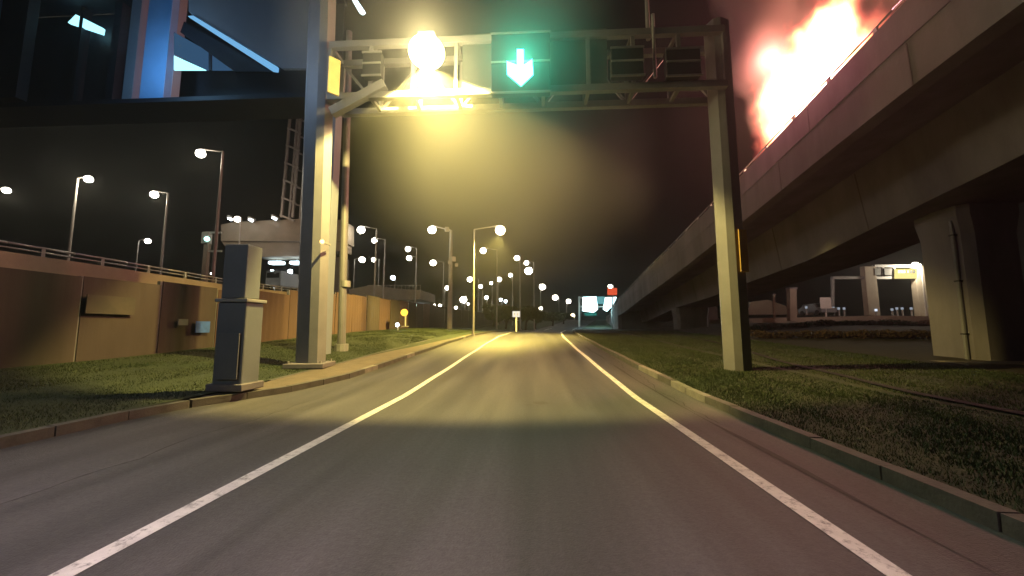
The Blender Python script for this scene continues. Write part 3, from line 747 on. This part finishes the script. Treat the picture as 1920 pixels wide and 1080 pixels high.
pointlight('board_glow', at(1118,585,Yk-3), (.5,.95,1), 700, .8, fg)
p = at(1148,546,70); o = empty('warning_sign', tuple(at(1148,575,70)), 'orange red lit square sign above the blue white boards', 'sign')
pix_prism('panel', [(1139,540),(1157,540),(1157,553),(1139,553)], 70, .15, E_redsign, o)
MB().beam(at(1148,553,70.2), at(1148,622,70.2), .2,.2).build('post', M['steel'], o)

# right background: raised road, gantry, posts
Yr = 46
pr0 = at(1395,603,Yr); 
o = empty('raised_road', tuple(at(1600,603,Yr)), 'pale edge of a raised road beyond the brown shrubs at right', 'road edge')
quadprism([(1398,597),(1500,595),(1640,592),(1900,594),(1900,606),(1398,606)], Yr, Yr+9).build('edge_beam', M['concrete_warm'], o)
quadprism([(1400,590),(1408,566),(1440,562),(1480,576),(1530,590)], Yr+10, Yr+16).build('ramp_side', M['concrete_warm'], o)
Yt = 48
gg = empty('sign_gantry', tuple(at(1680,592,Yt)), 'distant pale gantry with yellow lit board under the flyover', 'gantry')
for px0,px1,pt,pbm in ((1625,1637,500,592),(1720,1734,499,594)):
    a0, a1 = at(px0,pbm,Yt), at(px1,pt,Yt); MB().box(((a0.x+a1.x)/2,Yt,(a0.z+a1.z)/2),(a1.x-a0.x,.7,a1.z-a0.z)).build('post', M['concrete_warm'], gg, bevel=.03)
for px0,px1,py in ((1560,1625,521),(1638,1719,499),(1638,1719,521)):
    MB().beam(at(px0,py,Yt), at(px1,py,Yt), .35,.32).build('beam', M['steel_paint'], gg)
for px in (1655,1676): MB().beam(at(px,501,Yt), at(px,519,Yt), .2,.2).build('upright', M['steel_paint'], gg)
for px0,px1 in ((1640,1652),(1658,1673)): pix_prism('case', [(px0,503),(px1,503),(px1-1,516),(px0+1,516)], Yt-.4, .2, M['dark'], gg)
bo = pix_prism('board', [(1680,504),(1719,504),(1719,522),(1680,522)], Yt-.4, .2, E_yellowboard, gg)
for px in (1684,1689,1694,1701,1707,1712):
    pix_prism('lettering', [(px,507),(px+3.5,507),(px+3.5,512),(px,512)], Yt-.44, .03, M['dark'], gg)
L(1716,497,7,'round white lamp at the right end of the distant gantry',pole=1727,Y=46.6,zb=1.6,power=1800)
pointlight('lamp_light', at(1610,470,39), (1,.72,.62), 900, .3)  # added fill for the pinkish posts, no lamp body here
MB().beam(at(1561,521,Yt), at(1561,580,Yt), .25,.25).build('post', M['steel_paint'], gg)
o, c, W, H = road_sign(1548,568,19,20,Yt-2,594,M['sign_white'],'blank pale square sign on a short post beyond the flyover')
pp = empty('tall_post', tuple(at(1485,602,44)), 'short thick pinkish concrete post under the flyover', 'post')
MB().beam(at(1485,602,44), at(1484,541,44), .7,.6).build('shaft', M['concrete_warm'], pp); MB().box(tuple(at(1484,541,44)),(.85,.75,.15)).build('cap', M['concrete'], pp)
pp = empty('thin_post', tuple(at(1452,602,46)), 'thin pale post left of the thick pinkish post', 'post')
MB().beam(at(1452,600,46), at(1451,552,46), .18,.18).build('shaft', M['concrete_warm'], pp); MB().box(tuple(at(1451,552,46)),(.28,.28,.1)).build('cap', M['concrete'], pp)
for i,(px,py,lb) in enumerate(((1512,581,'reflective bollard left of the parked dark car beyond the flyover'),(1545,582,'reflective bollard directly under the blank square sign'),(1555,582,'second reflective bollard right of the blank square sign'),(1563,582,'reflective bollard at the foot of the slim gantry post'),(1573,583,'reflective bollard between the slim post and the row end'),(1583,583,'rightmost reflective bollard of the left row'),(1643,586,'brightest reflective bollard right of the middle gantry post'),(1673,585,'first reflective bollard between the gantry posts'),(1682,583,'second reflective bollard between the gantry posts'),(1692,583,'third reflective bollard between the gantry posts'),(1709,583,'reflective bollard left of the right gantry post'),(1743,578,'stout pale bollard right of the distant gantry'))):
    c = at(px,py,Yr+1.5); o = empty('bollard',(c.x,c.y,c.z-.55),lb,'bollard','reflective bollards on the raised road')
    MB().tube((c.x,c.y,c.z-.6),(c.x,c.y,c.z+.15), .10,.08, n=8).build('body', M['steel_paint'], o)
    MB().tube((c.x,c.y,c.z+.15),(c.x,c.y,c.z+.42), .12,.12, n=8).build('reflector', emat('reflector%d' % i,(.75,.85,1),.35 if i not in (6,) else 1.0), o)  # reflectors emit in place of reflected lamp light
# dark parked car on the raised road
p = at(1531,580,Yr+2); car = empty('parked_car',(p.x,Yr+2,p.z-.7),'dark grey parked car beyond the flyover left of the square sign','car')
MB().sweep([[Vector((p.x+sx, Yr+2+a_, p.z-.45+b_)) for a_, b_ in ((-2,0),(-2,.5),(-1.2,.62),(-.7,1.1),(.9,1.1),(1.6,.65),(2,.55),(2,0))] for sx in (-.85,.85)]).build('body', M['steel_blue'], car, bevel=.05)
for sx in (-.78,.78):
    for sy in (-1.25,1.25): MB().tube((p.x+sx-.1,Yr+2+sy,p.z-.42),(p.x+sx+.1,Yr+2+sy,p.z-.42), .32, n=14).build('wheel', M['tyre'], car)
MB().poly([(p.x-.7,Yr+2-1.2,p.z+.20),(p.x+.7,Yr+2-1.2,p.z+.20),(p.x+.6,Yr+2-.76,p.z+.62),(p.x-.6,Yr+2-.76,p.z+.62)]).build('windscreen', M['glass'], car)
speck(1770,591,7,42,E_red,'red light beside the flyover pier at right',ph=.9)
# thin pole next to the pier
pp = empty('slim_pole', tuple(at(1773,600,40)), 'slim pale pole just left of the near flyover pier', 'pole')
MB().tube(at(1773,600,40), at(1768,460,40), .12,.1, n=8).build('shaft', M['pole'], pp); MB().tube(at(1773,602,40), at(1773,596,40), .25, n=8).build('foot', M['pole'], pp)

# ------------------------------------------------------------------ vegetation
def leafball(mb, c, rx, ry, rz_, n, s_, rn):
    for i in range(n):
        while True:
            p = Vector((rn.uniform(-1,1), rn.uniform(-1,1), rn.uniform(-1,1)))
            if .25 < p.length < 1: break
        p = Vector((c[0]+p.x*rx, c[1]+p.y*ry, c[2]+p.z*rz_)); u = Vector((rn.gauss(0,1),rn.gauss(0,1),rn.gauss(0,1))).normalized(); v = u.orthogonal().normalized()
        q = s_*rn.uniform(.6,1.3); mb.poly([p-u*q, p+v*q*.5, p+u*q, p-v*q*.5])
def shrub(x, y, z, r, h, m, label, seed):
    rn = random.Random(seed); o = empty('shrub',(x,y,z),label,'shrub','low shrubs under the flyover')
    mb = MB()
    for k in range(5): leafball(mb, (x+rn.uniform(-.6,.6)*r, y+rn.uniform(-.5,.5)*r, z+h*rn.uniform(.35,.7)), r*.6, r*.6, h*.42, 150, .09, rn)
    mb.build('foliage', m, o, fix=False)
    mb = MB()
    for k in range(6): mb.tube((x,y,z-.1),(x+rn.uniform(-.7,.7)*r,y+rn.uniform(-.6,.6)*r,z+h*.8), .025,.008, n=5)
    mb.build('stem', M['bark'], o)
k = 0
words = ['reddish brown','dull brown','dark brown','rusty','muddy brown','dusty brown']
places = ['at the left end of the bed beside the gantry post','second from the left in the back row','in the back row left of the thick post','in the back row under the thick post','in the back row under the parked car','in the back row under the square sign','in the back row under the slim gantry post','in the back row left of the middle gantry post','in the back row under the middle gantry post','in the back row between the gantry posts','in the back row left of the right gantry post','in the back row under the right gantry post','in the back row at the pier']
for px in range(1418, 1790, 29):
    Y = 31; X = at(px,600,Y).x; z = rz(Y)+.1+rbank(X-cx(Y),Y)
    shrub(X, Y, z-.05, .95, max(.4, 1.72-z)+.1*math.sin(px), M['leaf_brown'] if k % 3 else M['leaf'], 'low %s shrub %s' % (words[k % 6], places[k]), 50+k); k += 1
front = ['nearest the gantry post','second from the gantry post','third from the gantry post','in the middle','right of the middle','third from the pier','second from the pier','nearest the pier']
for j in range(8):
    px = 1430+j*44; Y = 24.5-.25*j; X = at(px,620,Y).x; z = rz(Y)+.1+rbank(X-cx(Y),Y)
    shrub(X, Y, z-.05, .9, .5, M['leaf_brown'], 'sparse brown shrub of the front row %s' % front[j], 90+j)

def tree(x, y, z, h, r, label, seed):
    rn = random.Random(seed); o = empty('tree',(x,y,z),label,'tree','dark trees near the end of the road')
    mb = MB(); mb.tube((x,y,z-.3),(x+.2,y,z+h*.5), .22,.12, n=8)
    for k in range(5):
        t = rn.uniform(0,6.28); mb.tube((x+.15,y,z+h*rn.uniform(.3,.5)),(x+math.cos(t)*r*.7,y+math.sin(t)*r*.7,z+h*rn.uniform(.6,.85)), .09,.03, n=6)
    mb.build('trunk', M['bark'], o)
    mb = MB()
    for k in range(14):
        t = rn.uniform(0,6.28); q = rn.uniform(.1,.8)*r
        leafball(mb, (x+math.cos(t)*q, y+math.sin(t)*q, z+h*rn.uniform(.5,.9)), r*.42, r*.42, h*.14, 130, .22, rn)
    mb.build('crown', M['leaf'], o, fix=False)
for i,(px,Y,h,r,lb) in enumerate(((985,62,4.2,2.2,'rounded dark tree right of the white road sign'),(1003,70,3.4,2.0,'low dark tree at the end of the hoarding'),(1036,84,3.2,3.4,'wide dark tree above the road crest'),(1056,92,3.0,2.6,'small dark tree left of the far bend'),(948,66,4.4,2.2,'dark tree rising behind the end of the hoarding'),(925,72,5,2.4,'dark tree behind the hoarding beneath the central lamps'))):
    X = at(px,600,Y).x; tree(X, Y, rz(Y)-.2, h, r, lb, 200+i)

# ------------------------------------------------------------------ fire on the flyover: flames and smoke
def volmat(name, blobs, emis, dens, noise_scale, amp, off=(0,0,0)):
    m = bpy.data.materials.new(name); m.use_nodes = True; n, l = m.node_tree.nodes, m.node_tree.links
    n.clear(); out = n.new('ShaderNodeOutputMaterial'); geo = n.new('ShaderNodeNewGeometry')
    nz = n.new('ShaderNodeTexNoise'); nz.inputs['Scale'].default_value = noise_scale; nz.inputs['Detail'].default_value = 3.5
    mo = n.new('ShaderNodeVectorMath'); mo.operation = 'ADD'; mo.inputs[1].default_value = off; l.new(geo.outputs['Position'], mo.inputs[0])
    sc = n.new('ShaderNodeVectorMath'); sc.operation = 'MULTIPLY'; sc.inputs[1].default_value = (1,1,.6); l.new(mo.outputs[0], sc.inputs[0]); l.new(sc.outputs[0], nz.inputs[0])
    acc = None
    for c, r_ in blobs:
        s1 = n.new('ShaderNodeVectorMath'); s1.operation = 'SUBTRACT'; s1.inputs[1].default_value = c; l.new(geo.outputs['Position'], s1.inputs[0])
        s2 = n.new('ShaderNodeVectorMath'); s2.operation = 'DIVIDE'; s2.inputs[1].default_value = r_; l.new(s1.outputs[0], s2.inputs[0])
        s3 = n.new('ShaderNodeVectorMath'); s3.operation = 'LENGTH'; l.new(s2.outputs[0], s3.inputs[0])
        s4 = n.new('ShaderNodeMath'); s4.operation = 'SUBTRACT'; s4.inputs[0].default_value = 1; l.new(s3.outputs['Value'], s4.inputs[1])
        if acc is None: acc = s4.outputs[0]
        else:
            mx = n.new('ShaderNodeMath'); mx.operation = 'SMOOTH_MAX'; mx.inputs[2].default_value = .25; l.new(acc, mx.inputs[0]); l.new(s4.outputs[0], mx.inputs[1]); acc = mx.outputs[0]
    q = n.new('ShaderNodeMath'); q.operation = 'SUBTRACT'; q.inputs[1].default_value = .5; l.new(nz.outputs[0], q.inputs[0])
    q2 = n.new('ShaderNodeMath'); q2.operation = 'MULTIPLY_ADD'; q2.inputs[1].default_value = amp; l.new(q.outputs[0], q2.inputs[0]); l.new(acc, q2.inputs[2])
    fld = q2.outputs[0]
    if emis:
        rp = n.new('ShaderNodeValToRGB'); cr = rp.color_ramp
        while len(cr.elements) < len(emis): cr.elements.new(.5)
        for e, (ps, cc) in zip(cr.elements, emis): e.position = ps; e.color = (*cc, 1)
        l.new(fld, rp.inputs[0])
        em = n.new('ShaderNodeEmission'); l.new(rp.outputs[0], em.inputs[0])
        es = n.new('ShaderNodeMapRange'); es.inputs[1].default_value = 0; es.inputs[2].default_value = .60; es.inputs[3].default_value = 0; es.inputs[4].default_value = 1
        l.new(fld, es.inputs[0]); pw = n.new('ShaderNodeMath'); pw.operation = 'POWER'; pw.inputs[1].default_value = 2.2; l.new(es.outputs[0], pw.inputs[0])
        mu = n.new('ShaderNodeMath'); mu.operation = 'MULTIPLY'; mu.inputs[1].default_value = 9; l.new(pw.outputs[0], mu.inputs[0]); l.new(mu.outputs[0], em.inputs[1])
        l.new(em.outputs[0], out.inputs['Volume'])
    else:
        pv = n.new('ShaderNodeVolumePrincipled'); pv.inputs['Color'].default_value = (.5,.42,.38,1); pv.inputs['Anisotropy'].default_value = .2
        es = n.new('ShaderNodeMapRange'); es.inputs[1].default_value = 0; es.inputs[2].default_value = .5; es.inputs[3].default_value = 0; es.inputs[4].default_value = dens
        l.new(fld, es.inputs[0]); l.new(es.outputs[0], pv.inputs['Density']); l.new(pv.outputs[0], out.inputs['Volume'])
    m.cycles.volume_step_rate = 1.0
    return m
def v3(px,py,Y): return tuple(at(px,py,Y))
fire_blobs = [(v3(1490,240,17.5),(1.4,1.9,2.1)), (v3(1500,185,17),(1.9,2.2,2.6)), (v3(1545,130,16),(1.9,2.2,2.8)), (v3(1560,66,15.5),(1.1,1.6,2.2)), (v3(1470,165,18),(1.0,1.5,1.8)), (v3(1540,190,15),(1.2,1.6,1.7))]
smoke_blobs = [(v3(1440,60,19),(1.9,2.6,2.6)), (v3(1500,10,19),(3.0,3,3.2)), (v3(1420,110,18.6),(1.2,1.8,2.2)), (v3(1600,-60,19),(4.5,3.5,4)), (v3(1455,200,18.4),(1.3,1.8,1.9)), (v3(1420,-60,19),(2.6,3,3))]
fp = (12.3, 16.5, fz_(16.5)-1)
fire = empty('fire', fp, 'white hot orange fire blazing behind the flyover parapet', 'fire')
rampc = [(0,(.4,.02,.04)),(.10,(1,.12,.12)),(.26,(1,.26,.11)),(.45,(1,.55,.22)),(.8,(1,.85,.6))]
fm = volmat('flame', fire_blobs, rampc, 0, 1.5, 1.15)
MB().box((12.6,16.4,14.0),(7.6,8.0,9.0)).build('flame', fm, fire)
sm = volmat('smoke', smoke_blobs, None, 1.3, .55, .9, (3,1,0))
smo = empty('smoke', fp, 'salmon lit smoke drifting up left of the fire', 'smoke')
MB().box((12.6,19.6,18.5),(14,8.4,17)).build('plume', sm, smo)
pointlight('fire_light', v3(1520,150,16.6), (1,.28,.22), P_FIRE, 1.0, fire)
pointlight('fire_light', (9.7,15.4,12.6), (1,.28,.34), 1800, .4, fire)
pointlight('fire_light', v3(1445,110,17.4), (1,.36,.30), P_FIRE*.3, .6, fire)
pointlight('fire_light', v3(1480,215,17.6), (1,.32,.22), P_FIRE*.4, .7, fire)

halo_blobs = [(v3(800,90,9.6),(3.4,2.8,3.2)), (v3(975,130,9.8),(3.4,2.6,3.0)), (v3(930,290,10.2),(4.2,2.8,4.0)), (v3(690,70,9.8),(2.4,2.2,2.6))]  # soft volume added to make the lens halo of lamp and arrow
dm = volmat('halo_haze', halo_blobs, None, .030, .24, .9, (7,3,1))
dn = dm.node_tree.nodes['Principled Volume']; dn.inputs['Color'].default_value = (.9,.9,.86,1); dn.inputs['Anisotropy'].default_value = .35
dsm = empty('smoke', (0,12,4), 'added thin haze giving the glare round the yellow lamp and green arrow', 'smoke')  # haze volume standing in for the lens halo, not smoke of the fire
MB().box((-.8,9.8,8.3),(13.5,6.6,11.4)).build('halo', dm, dsm)

# ------------------------------------------------------------------ haze
hz = MB().box((20, 170, 27), (700, 400, 60)).build('haze', M['dark'])
hm = bpy.data.materials.new('haze'); hm.use_nodes = True; n, l = hm.node_tree.nodes, hm.node_tree.links
n.clear(); out = n.new('ShaderNodeOutputMaterial'); pv = n.new('ShaderNodeVolumePrincipled')
pv.inputs['Color'].default_value = (.85,.88,.85,1); pv.inputs['Density'].default_value = .0009; pv.inputs['Anisotropy'].default_value = .55
l.new(pv.outputs[0], out.inputs['Volume']); hz.data.materials.clear(); hz.data.materials.append(hm); tag(hz, kind='stuff')
